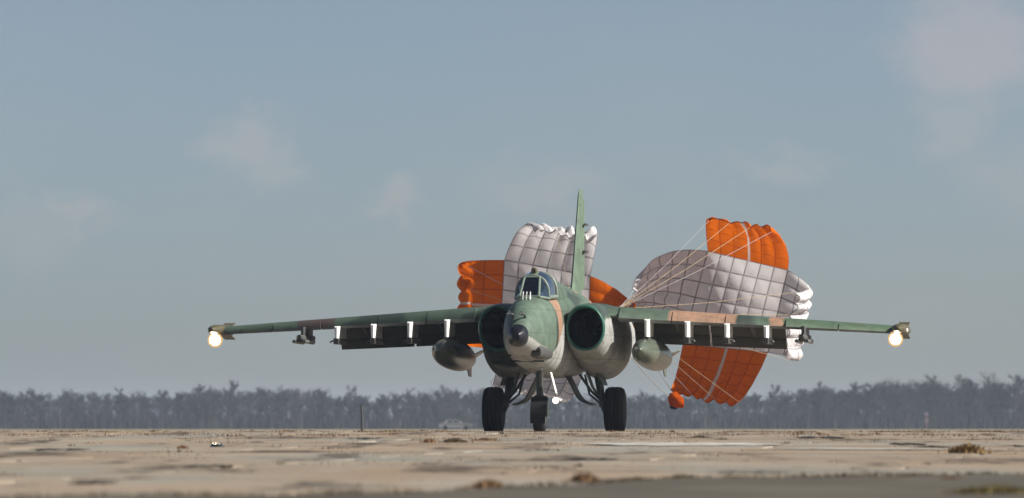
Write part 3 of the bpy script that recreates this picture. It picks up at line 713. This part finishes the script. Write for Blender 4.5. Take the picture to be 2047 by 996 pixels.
def nacelle(s):
    #        y     cx    hw    top   bot
    secs = [(-2.45, .88, .395, 2.575, 1.66), (-2.25, .88, .42, 2.60, 1.60), (-1.8, .885, .44, 2.62, 1.50), (-1.1, .90, .47, 2.64, 1.36), (-.2, .93, .52, 2.65, 1.17), (.5, .935, .535, 2.65, 1.11), (1.2, .92, .535, 2.64, 1.12), (2.6, .90, .50, 2.58, 1.28), (3.9, .85, .44, 2.48, 1.55), (4.9, .82, .37, 2.40, 1.72)]
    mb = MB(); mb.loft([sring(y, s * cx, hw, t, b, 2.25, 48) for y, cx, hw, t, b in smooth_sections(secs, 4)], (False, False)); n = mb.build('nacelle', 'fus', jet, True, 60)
    # lip ring and duct going in to the compressor face
    lip = [(-2.43, .402, 2.583, 1.652), (-2.50, .392, 2.575, 1.66), (-2.53, .372, 2.55, 1.68), (-2.50, .346, 2.525, 1.705), (-2.38, .336, 2.515, 1.715)]
    mb = MB(); mb.loft([sring(y, s * .88, hw, t, b, 2.1, 48) for y, hw, t, b in lip], (False, False)); mb.build('intake_lip', 'lip', n)
    mb = MB(); mb.loft([sring(y, s * cx, hw, t, b, 2.05, 40) for y, cx, hw, t, b in ((-2.38, .88, .336, 2.515, 1.715), (-1.6, .885, .335, 2.49, 1.75), (-.4, .90, .34, 2.48, 1.76))], (False, True)); mb.build('intake_duct', 'duct', n)
    mb = MB(); mb.loft([[(s * .90 + p[0], p[1], 2.12 + p[2]) for p in rg] for rg in lathe([(-.75, .02), (-.68, .09), (-.5, .13), (-.42, .13)], 20, 'y')]); mb.build('spinner', 'black', n)
    mb = MB(); mb.loft([[(s * .82 + p[0], p[1], 2.06 + p[2]) for p in rg] for rg in lathe([(4.85, .33), (5.25, .28), (5.25, .25), (4.7, .24)], 28, 'y')]); mb.build('exhaust_nozzle', 'steel', n)
for s in (-1, 1): nacelle(s)

def airfoil(y0, x, z, c, tc, n=18, droop=0.):
    up, lo = [], []
    for k in range(n + 1):
        b = math.pi * k / n; xx = (1 - math.cos(b)) / 2
        t = 5 * tc * (.2969 * math.sqrt(xx) - .126 * xx - .3516 * xx ** 2 + .2843 * xx ** 3 - .1036 * xx ** 4)
        d = -droop * max(0, .22 - xx) ** 1.6
        up.append((x, y0 + xx * c, z + t * c * 1.05 + d)); lo.append((x, y0 + xx * c, z - t * c * .9 + d))
    return up[::-1] + lo[1:-1]
XR, XT = 1.30, 7.0
def le(x): return -1.45 + (x - XR) * .345
def chord(x): return 3.15 + (1.25 - 3.15) * (x - XR) / (XT - XR)
def wz(x): return 2.425 + (2.125 - 2.425) * (x - XR) / (XT - XR)
PYL = (2.03, 2.82, 3.60, 4.38, 5.12)
def wing(s):
    mb = MB(); rings = []
    for k in range(13):
        x = XR - .25 + (XT - XR + .25) * k / 12
        rings.append(airfoil(le(x), s * x, wz(x), chord(x), .094 + .014 * k / 12, 16, .5))
    if s < 0: rings = rings[::-1]
    mb.loft(rings); w = mb.build('wing', 'wing', jet, True, 50)
    # leading edge slats, drooped: five segments with gaps between
    edges = (1.45, 2.5, 3.55, 4.75, 5.8, 6.85)
    for a, b in zip(edges[:-1], edges[1:]):
        rr = []
        ext = .10 if a < 4.7 else .17
        for x in np.linspace(a + .012, b - .012, 4):
            c = chord(x); y0 = le(x) - ext; z0 = wz(x) - .055 - .010 * c; th = .034 * c + .02
            pts = [(y0 + .30 * c * .55, z0 + th * 1.9), (y0 + .09 * c, z0 + th * 1.5), (y0 + .02 * c, z0 + th * .7), (y0, z0), (y0 + .02 * c, z0 - th * .55), (y0 + .10 * c, z0 - th * .55), (y0 + .08 * c, z0 + th * .5), (y0 + .14 * c, z0 + th * 1.2)]
            rr.append([(s * x, p, q) for p, q in pts])
        if s < 0: rr = rr[::-1]
        mb = MB(); mb.loft(rr); mb.build('slat', 'wing', w, True, 50)
    # double flaps, fully down
    for a, b in ((1.52, 3.05), (3.09, 4.62)):
        for f0, fc, ang, dz in ((.80, .42, 34, -.02), (.93, .27, 48, -.245)):
            rr = []
            for x in np.linspace(a, b, 5):
                c = chord(x) ** .35 * 1.55; y0 = le(x) + chord(x) * (.80 if f0 < .9 else .80) + (.02 if f0 < .9 else .37); z0 = wz(x) - .06 + dz
                L_ = fc * (c / 2.1) * 1.12; ca, sa = math.cos(R(ang)), math.sin(R(ang))
                prof = [(0, .03), (.1, .075), (.35, .075), (.75, .04), (1, .004), (1, -.004), (.6, -.02), (.2, -.04), (.03, -.03)]
                rr.append([(s * x, y0 + (u * L_) * ca + t * .9 * sa, z0 - u * L_ * sa + t * .9 * ca) for u, t in prof])
            if s < 0: rr = rr[::-1]
            mb = MB(); mb.loft(rr); mb.build('flap', 'flap', w, True, 45)
    # flap track fairings
    for x in (2.42, 3.99):
        mb = MB(); mb.loft([sring(y, s * x, hw, wz(x) - .06, wz(x) - .06 - h, 2.2, 14) for y, hw, h in ((.3, .02, .05), (.8, .05, .12), (1.3, .05, .22), (1.6, .03, .26))]); mb.build('flap_track', 'flap', w)
    # wing tip pod: body, split air brakes, landing lamp that swings out below
    y0 = le(XT) - .85; z0 = wz(XT) - .005
    secs = [(0, .03, .03), (.12, .08, .06), (.4, .13, .095), (.9, .155, .115), (2.0, .155, .115), (2.6, .11, .085), (3.0, .035, .03)]
    mb = MB(); mb.loft([sring(y0 + y, s * (XT + .02), hw, z0 + h, z0 - h, 2.3, 28) for y, hw, h in smooth_sections(secs, 3)]); p = mb.build('tip_pod', 'pod', jet, True, 60)
    for u in (-1, 1):
        rt = Matrix.Rotation(R(7 * u), 3, 'X'); mb = MB(); mb.box(Vector((s * (XT + .02), y0 + 2.25, z0 + u * .115)), (.22, .80, .02), rt); mb.build('air_brake', 'pod', p, False)
    mb = MB(); mb.tube([(s * (XT + .02) - .05, y0 + .55, z0 - .10), (s * (XT + .02) - .05, y0 + .50, z0 - .20)], .03, 8); mb.build('lamp_arm', 'rack', p)
    lx, ly, lz = s * (XT + .02) + (.02 if s < 0 else -.06), y0 + .42, z0 - .205
    mb = MB(); mb.loft([[(lx + q[0], ly + q[1], lz + q[2]) for q in rg] for rg in lathe([(.14, .03), (.10, .10), (.02, .145), (-.02, .15), (-.02, .14)], 26, 'y')]); mb.build('lamp_housing', 'rack', p)
    mb = MB(); mb.loft([[(lx + q[0], ly + q[1], lz + q[2]) for q in rg] for rg in lathe([(-.036, .108), (-.045, .095), (-.058, .05), (-.06, .004)], 26, 'y')]); mb.build('landing_light', 'lamp', p)
    mb = MB(); mb.loft([[(lx + q[0], ly + q[1], lz + q[2]) for q in rg] for rg in lathe([(-.021, .150), (-.024, .155), (-.036, .1085)], 26, 'y')], (False, False)); mb.build('lamp_halo_ring', 'lamp_halo_ring', p)  # glowing ring that stands in for the warm halo round the lens
    # a little navigation light on the pod's outer side
    mb = MB(); mb.loft([[(s * (XT + .165) + q[0] * .6, y0 + .8 + q[1], z0 - .02 + q[2]) for q in rg] for rg in lathe([(-.12, .005), (-.06, .04), (.06, .045), (.12, .01)], 14, 'y')]); mb.build('navigation_light', 'pylon', p)
    # pylons
    for k, x in enumerate(PYL):
        zt = wz(x) - .02; f = le(x)
        if k < 4:
            zb = (1.945, 1.94, 1.935, 1.93)[k]; rr = []
            for y, hw in ((f - .42, .015), (f - .39, .038), (f - .28, .048), (f + .5, .048), (f + 1.0, .025)):
                rise = max(0, (f - .2 - y)) * .18
                rr.append([(s * x - hw, y, zt - .045 - rise), (s * x - hw * .8, y, zb + .0 + rise * .15), (s * x + hw * .8, y, zb + rise * .15), (s * x + hw, y, zt - .045 - rise)])
            mb = MB(); mb.loft(rr); pl = mb.build('pylon', 'pylon', jet, True, 30)
            mb = MB(); mb.box((s * x, f + .22, zb - .055), (.10, 1.35, .12)); mb.build('rack', 'rack', pl, False)
            if k:
                for q in (-.2, .45):
                    for e in (-1, 1):
                        mb = MB(); mb.tube([(s * x + e * .03, f + q, zb - .03), (s * x + e * .13, f + q, zb - .055), (s * x + e * .15, f + q, zb - .085)], .017, 6); mb.build('sway_brace', 'rack', pl)
        else:
            zb = 1.99; mb = MB(); mb.loft([[(s * x - h, y, zt - .03), (s * x - h, y, zb), (s * x + h, y, zb), (s * x + h, y, zt - .03)] for y, h in ((f - .35, .02), (f - .25, .045), (f + .8, .045), (f + 1.1, .02))]); pl = mb.build('missile_pylon', 'rack', jet, True, 30)
            mb = MB(); mb.loft([sring(y, s * x, hw, zb + .02, zb - h, 3, 16) for y, hw, h in ((f - .75, .03, .06), (f - .68, .075, .13), (f + .9, .08, .14), (f + 1.2, .06, .1))]); ra = mb.build('launch_rail', 'rack', pl)
            for e in (-1, 1):
                mb = MB(); mb.tube([(s * x + e * .105, f - .85, zb - .12), (s * x + e * .105, f + .5, zb - .12)], [.035, .05], 10); mb.build('rail_tube', 'strut', pl)
for s in (-1, 1): wing(s)

def drop_tank(s):
    x = s * PYL[0]; zc = 1.60; yf = le(PYL[0]) - 1.25
    secs = [(0, .015), (.18, .115), (.5, .205), (1.0, .272), (1.7, .305), (2.8, .305), (3.6, .25), (4.3, .15), (4.75, .03)]
    rt = Matrix.Rotation(R(-2.2), 3, 'X'); rt2 = Matrix.Rotation(R(-1.5), 3, 'Z')
    piv = Vector((x, yf + 2.2, zc))
    mb = MB(); mb.loft([[piv + rt2 @ (rt @ (Vector((p[0], yf + p[1] - piv.y, p[2])))) for p in rg] for rg in lathe(smooth_sections(secs, 4), 32, 'y')]); t = mb.build('drop_tank', 'tank', jet, True, 60)
    for a in (35, 145, -90):
        d = Vector((math.cos(R(a)), 0, math.sin(R(a)))); q = [d * .12 + Vector((0, yf + 4.0 - piv.y, 0)), d * .34 + Vector((0, yf + 4.35 - piv.y, 0)), d * .34 + Vector((0, yf + 4.7 - piv.y, 0)), d * .04 + Vector((0, yf + 4.7 - piv.y, 0))]
        w = d.cross(Vector((0, 1, 0))) * .01
        mb = MB(); mb.loft([[piv + rt2 @ (rt @ (v - w)) for v in q], [piv + rt2 @ (rt @ (v + w)) for v in q]]); mb.build('tank_fin', 'tank', t, False)
    mb = MB(); mb.box((x, yf + 2.0, zc + .30), (.09, .9, .12)); mb.build('tank_lug', 'rack', t, False)
for s in (-1, 1): drop_tank(s)

def tail():
    def slab_fin(secs):   # (z, y0, y1, half thickness)
        rr = []
        for z, y0, y1, h in secs:
            c = y1 - y0; rr.append([(xx, y, z) for xx, y in ((0, y0), (h * .55, y0 + .06 * c), (h, y0 + .3 * c), (h * .75, y0 + .65 * c), (.004, y1), (-.004, y1), (-h * .75, y0 + .65 * c), (-h, y0 + .3 * c), (-h * .55, y0 + .06 * c))])
        return MB().loft(rr)
    f = slab_fin([(2.75, 3.3, 5.5, .09), (3.2, 3.7, 5.55, .08), (4.2, 4.4, 5.66, .06), (5.0, 4.95, 5.75, .045), (5.15, 5.1, 5.72, .02)]).build('fin', 'fin', jet, True, 60)
    slab_fin([(3.05, 5.535, 6.05, .045), (4.3, 5.685, 6.1, .03), (4.95, 5.76, 6.08, .018)]).build('rudder', 'fin', f, True, 60)
    for z, r_ in ((4.42, .028), (3.85, .034)):
        mb = MB(); mb.loft([[(.07 + p[0], 5.85 + p[1], z + p[2]) for p in rg] for rg in lathe([(-.3, .01), (-.2, r_), (.2, r_), (.3, .01)], 12, 'y')]); mb.build('rudder_actuator', 'rack', f)
    for s in (-1, 1):
        rr = [airfoil(5.1 + .55 * (x - .3), s * x, 2.30 + .045 * (x - .3), 1.75 - .45 * (x - .3), .08, 10) for x in (.2, .9, 1.6, 2.3)]
        if s < 0: rr = rr[::-1]
        MB().loft(rr).build('tailplane', 'fin', jet, True, 60)
tail()

def gear():
    for s in (-1, 1):
        g = empty('main_gear', parent=jet); x = s * 1.245; rad = .475
        prof = [(-.20, .22), (-.205, .36), (-.185, .43), (-.13, .465), (-.10, rad), (-.085, rad - .012), (-.07, rad), (-.015, rad), (0, rad - .013), (.015, rad), (.07, rad), (.085, rad - .012), (.10, rad), (.13, .465), (.185, .43), (.205, .36), (.20, .22)]
        MB().loft([[(x + p[0], p[1], rad + p[2]) for p in rg] for rg in lathe(prof, 40)]).build('tyre', 'tyre', g, True, 50)
        MB().loft([[(x + p[0], p[1], rad + p[2]) for p in rg] for rg in lathe([(-.17, .05), (-.15, .2), (-.19, .235), (.19, .235), (.15, .2), (.17, .05)], 28)]).build('rim', 'rim', g)
        mb = MB(); mb.tube([(s * .86, .1, 1.35), (s * .93, .05, .95), (s * 1.0, .0, .56)], [.085, .08, .065], 12); mb.tube([(s * 1.0, 0, .56), (s * 1.02, 0, rad), (x, 0, rad)], [.06, .07, .07], 10); mb.build('strut', 'door', g)
        MB().tube([(s * .70, -.25, 1.25), (s * .80, -.15, .95), (s * .95, -.02, .70)], [.035, .03, .03], 8).build('drag_brace', 'strut', g)
        MB().tube([(s * .98, -.05, 1.2), (s * .97, -.10, .75), (s * 1.0, -.07, .60)], .022, 8).build('hydraulic_line', 'rack', g)
        MB().tube([(s * .55, -.3, 1.2), (s * .78, -.2, .86), (s * .98, -.05, .66)], .028, 8).build('retraction_link', 'door', g)
        MB().tube([(s * .62, .1, 1.2), (s * .72, .0, .80), (s * .98, .0, .58)], .022, 8).build('retraction_link', 'rack', g)
        MB().box((s * 1.0, .0, .62), (.14, .2, .16)).build('brake_block', 'rack', g, False)
        # long curved inner door
        pts = [(.28, 1.17), (.37, 1.0), (.46, .82), (.55, .68), (.65, .62), (.80, .575)]
        rr = [[(s * a, y, b) for a, b in pts] + [(s * (a + .018), y, b + .022) for a, b in pts[::-1]] for y in (-.55, .45)]
        if s < 0: rr = rr[::-1]
        MB().loft(rr).build('gear_door', 'door', g, True, 30)
        # outer door
        MB().loft([[(s * .92, y, 1.2), (s * 1.02, y, .98), (s * 1.05, y, .98), (s * .97, y, 1.2)] for y in (-.6, .5)]).build('gear_door', 'door', g, True, 30)
    g = empty('nose_gear', parent=jet); x, y, rad = .085, -3.6, .34; z0 = 0.0
    MB().loft([[(x + p[0], y + p[1], z0 + rad + p[2]) for p in rg] for rg in lathe([(-.105, .16), (-.12, .26), (-.10, .315), (-.05, rad), (.05, rad), (.10, .315), (.12, .26), (.105, .16)], 36)]).build('tyre', 'tyre', g, True, 50)
    MB().loft([[(x + p[0], y + p[1], z0 + rad + p[2]) for p in rg] for rg in lathe([(-.09, .03), (-.08, .14), (-.11, .17), (.11, .17), (.08, .14), (.09, .03)], 24)]).build('rim', 'rim', g)
    MB().tube([(x - .02, y + .15, 1.35), (x - .01, y + .1, .95), (x, y + .05, .74)], [.08, .075, .07], 12).build('strut', 'door', g)
    for e in (-1, 1): MB().tube([(x, y + .05, .76), (x + e * .145, y + .02, .70), (x + e * .15, y, rad)], [.05, .035, .04], 8).build('fork', 'door', g)
    rr = []
    for a in np.linspace(R(20), R(200), 12): rr.append([(x + u, y + math.cos(a) * (rad + q), z0 + rad + math.sin(a) * (rad + q)) for u, q in ((-.15, .035), (.15, .035), (.15, .055), (-.15, .055))])
    MB().loft(rr).build('mudguard', 'tyre', g, True, 40)
    MB().tube([(x + .1, y - .6, 1.28), (x + .04, y - .2, .95)], .03, 8).build('drag_brace', 'strut', g)
    # pale edge of the open nose gear door and the taxi lamp at its foot
    MB().loft([[(x + .22, yy, 1.22), (x + .34, yy, .78), (x + .355, yy, .78), (x + .24, yy, 1.22)] for yy in (y - .25, y + .05)]).build('gear_door', 'pylon', g, True, 30)
    MB().loft([[(x + .355 + q[0], y - .34 + q[1], .66 + q[2]) for q in rg] for rg in lathe([(.10, .03), (.06, .06), (0, .075), (0, .066)], 18, 'y')]).build('lamp_housing', 'rack', g)
    MB().loft([[(x + .355 + q[0], y - .34 + q[1], .66 + q[2]) for q in rg] for rg in lathe([(-.002, .066), (-.02, .05), (-.03, .003)], 18, 'y')]).build('taxi_light', 'lamp2', g)
    MB().tube([(x + .355, y - .28, .66), (x + .355, y - .2, .80)], .02, 8).build('lamp_arm', 'rack', g)
gear()

# ------------------------------------------------------------------ brake parachutes
def bez(a, b, c, t): return a * (1 - t) ** 2 + b * 2 * t * (1 - t) + c * t * t
def normals(Q):
    du = np.gradient(Q, axis=0); dv = np.gradient(Q, axis=1); n = np.cross(du, dv); return n / (np.linalg.norm(n, axis=2, keepdims=True) + 1e-9)
def cloth_grid(name, Q, mat, parent, UV):
    n, m_ = Q.shape[:2]; Fc = [(i * m_ + j, (i + 1) * m_ + j, (i + 1) * m_ + j + 1, i * m_ + j + 1) for i in range(n - 1) for j in range(m_ - 1)]
    return mesh(name, Q.reshape(-1, 3), Fc, mat, parent, True, UV.reshape(-1, 2))
def chute(name, label, centre, arms, conf, tail_pt, group):
    root = empty(name, tail_pt); tag(root, label, 'parachute', group); o = np.array(tail_pt)
    pw = lambda q: np.array(P(*q))
    TL, TR, BR, BL = [pw(q) for q in centre]; conf = np.array(P(*conf)); N_ = 43
    s = np.linspace(0, 1, N_); S, T = np.meshgrid(s, s, indexing='ij')
    def bil(a, b, c, d): return (a * (1 - S[..., None]) + b * S[..., None]) * (1 - T[..., None]) + (d * (1 - S[..., None]) + c * S[..., None]) * T[..., None]
    Q = bil(TL, TR, BR, BL)
    Q[..., 1] += .55 * np.sin(np.pi * S) * np.sin(np.pi * T)
    cell = np.abs(np.sin(np.pi * 6 * S) * np.sin(np.pi * 6 * T)) ** .7
    Q[..., 1] += .045 * cell * np.minimum(1, 8 * np.minimum(np.minimum(S, 1 - S), np.minimum(T, 1 - T)))
    Q[..., 1] += (.05 * np.sin(7 * S + 4 * T + .5) + .025 * np.sin(15 * T - 8 * S + 2)) * np.sin(np.pi * S) * np.sin(np.pi * T)
    cloth_grid('centre_panel', Q - o, 'white_cloth', root, np.dstack([S, T]))
    cid = 0
    for (a0, a1), (c0, c1), (h0, h1), mat, pleat, nm in arms:
        a0, a1, c0, c1, h0, h1 = [pw(q) if not isinstance(q, np.ndarray) else q for q in (a0, a1, c0, c1, h0, h1)]
        t = s
        e0 = np.array([bez(a0, c0, h0, k) for k in t]); e1 = np.array([bez(a1, c1, h1, k) for k in t])
        Q = e0[None] * (1 - s)[:, None, None] + e1[None] * s[:, None, None]
        n = normals(Q); amp = pleat * np.minimum(1, T * 2.2) ** .8
        away = np.sign(np.sum((Q - conf) * n, axis=2, keepdims=True)); n = n * np.where(away == 0, 1, away)
        ph = rng.random(4) * 6.28; Sw = S + .022 * np.sin(9 * S + ph[0]) * np.sin(np.pi * S) + .014 * np.sin(6 * T + 11 * S + ph[1]) * np.sin(np.pi * S)
        ripple = np.abs(np.sin(np.pi * 6 * Sw)) ** .75 * (1 + .35 * np.sin(5 * S + ph[2])) - .45 + .25 * np.sin(17 * S + 5 * T) * T + .13 * np.sin(41 * S + 13 * T + ph[3]) * T
        wr = .22 * np.sin(23 * T + 9 * S) * (rng.random() * .5 + .7) * np.sin(np.pi * T)
        Q = Q + n * (amp * (ripple + wr * .5))[..., None]
        bow = np.sin(np.pi * S) * T ** 1.5; Q = Q + (h0 + h1 - c0 - c1)[None, None] / 2 * (.10 * bow)[..., None]
        p = cloth_grid(nm, Q - o, mat, root, np.dstack([S, T]))
        # hem tape along the free edge, sewn to the panel
        hem = Q[:, -1] - o; MB().tube([tuple(v) for v in hem[::2]], .014, 5).build('hem_tape', 'cord_grey' if mat == 'white_cloth' else 'orange_cloth', p)
        for k in (0, 14, 28, 42):
            a = hem[k]; b = conf - o; mid = (a + b) / 2 + np.array([0, 0, -.05])
            MB().tube([tuple(a), tuple(mid), tuple(b)], .0055, 5).build('suspension_line', 'cord' if cid % 3 else 'cord_grey', root); cid += 1
    MB().tube([tuple(conf - o), tuple((conf - o) * .5 + np.array([0, 0, -.04])), (0, 0, 0)], [.03, .028, .03], 8).build('riser', 'cord_grey', root)
    return root
tail_w = jet.matrix_basis @ Vector((0, 8.1, 2.40))
tail_w = Matrix.Translation(jet.location) @ Matrix.Rotation(R(-6.3), 4, 'Z') @ Vector((0, 8.15, 2.40))
def xsec(TL, TR, BR, BL, top, right, bottom, left, colours):
    A = []
    for (i0, i1), (cc, hh), col, nm in (((TL, TR), top, colours[0], 'upper_panel'), ((TR, BR), right, colours[1], 'side_panel'), ((BL, BR), bottom, colours[0], 'lower_panel'), ((TL, BL), left, colours[1], 'side_panel')):
        A.append(((i0, i1), cc, hh, col + '_cloth', .125 if col == 'white' else .09, nm))
    return (TL, TR, BR, BL), A
c, A = xsec((1415, 502, 174.6), (1575, 540, 173.6), (1535, 705, 173.6), (1365, 688, 174.6),
            (((1408, 418, 174.4), (1588, 488, 173.3)), ((1419, 436, 172.7), (1543, 460, 172.0))),
            (((1652, 583, 173.5), (1644, 726, 173.5)), ((1594, 586, 171.8), (1574, 720, 171.8))),
            (((1352, 765, 174.4), (1506, 785, 173.2)), ((1340, 783, 172.7), (1474, 806, 172.2))),
            (((1300, 486, 174.3), (1292, 650, 174.3)), ((1272, 560, 172.6), (1264, 628, 172.6))), ('orange', 'white'))
chute('brake_parachute', 'right brake parachute with orange upper and lower panels and gridded white middle', c, A, (1236, 618, 163.5), tail_w, 'brake parachutes')
c, A = xsec((1008, 520, 174.8), (1180, 552, 174.6), (1172, 716, 174.2), (998, 698, 174.4),
            (((1044, 416, 174.6), (1204, 436, 174.4)), ((1070, 456, 172.6), (1190, 474, 172.6))),
            (((1222, 566, 174.4), (1240, 704, 174.2)), ((1268, 603, 172.4), (1258, 684, 172.4))),
            (((985, 792, 174.0), (1150, 818, 174.0)), ((980, 768, 172.4), (1130, 800, 172.4))),
            (((878, 520, 174.5), (866, 690, 174.3)), ((940, 532, 172.6), (930, 676, 172.6))), ('white', 'orange'))
chute('brake_parachute', 'left brake parachute behind the fin with white upper and orange side panels', c, A, (1152, 640, 163.5), tail_w, 'brake parachutes')

def deployment_bag():
    c = P(1351, 801, 171.); t = empty('deployment_bag', c); s = 171 / F
    rr = []
    for k, (u, r_) in enumerate(((-17, 3), (-15, 9), (-8, 14), (0, 15.5), (8, 13), (15, 10), (18, 6), (16, 4))):
        n = 22; q = []
        for j in range(n):
            a = 2 * math.pi * j / n; w = 1 + .16 * math.sin(3 * a + k) + .1 * math.sin(5 * a - 2 * k)
            q.append((u * s * .9, math.cos(a) * r_ * s * w, math.sin(a) * r_ * s * w - u * s * .25))
        rr.append(q)
    MB().loft(rr).build('bag', 'orange_cloth', t, True, 80)
    MB().loft([[(x * s, math.cos(a) * r_ * s, math.sin(a) * r_ * s - 11 * s) for a in np.linspace(0, 2 * math.pi, 14)[:-1]] for x, r_ in ((-12, 3), (-9, 6), (0, 7), (5, 3))]).build('weight', 'black', t)
    e = P(1285, 742, 166.); MB().tube([(-.15, 0, .1), tuple((e - c) * .5 + Vector((0, 0, -.06))), tuple(e - c)], .011, 6).build('line', 'cord_grey', t)
    e2 = P(1250, 700, 163.); MB().tube([tuple(e - c), tuple(e2 - c)], .011, 6).build('line', 'cord_grey', t)
    tag(t, 'small crumpled orange bag trailing below the right parachute', 'bag')
deployment_bag()

# ------------------------------------------------------------------ haze
mb = MB(); mb.box((0, 3000, 5.5), (12400, 7100, 15))
m = Mat('haze_air'); v = m.n('ShaderNodeVolumePrincipled'); v.inputs['Color'].default_value = (.62, .76, 1.0, 1); v.inputs['Density'].default_value = .00012; v.inputs['Anisotropy'].default_value = 0.
m.L(v.outputs[0], m.out.inputs['Volume'])
hz = mb.build('haze', m.m, None, False); tag(hz, 'thin pale winter haze filling the air', 'haze', kind='stuff')
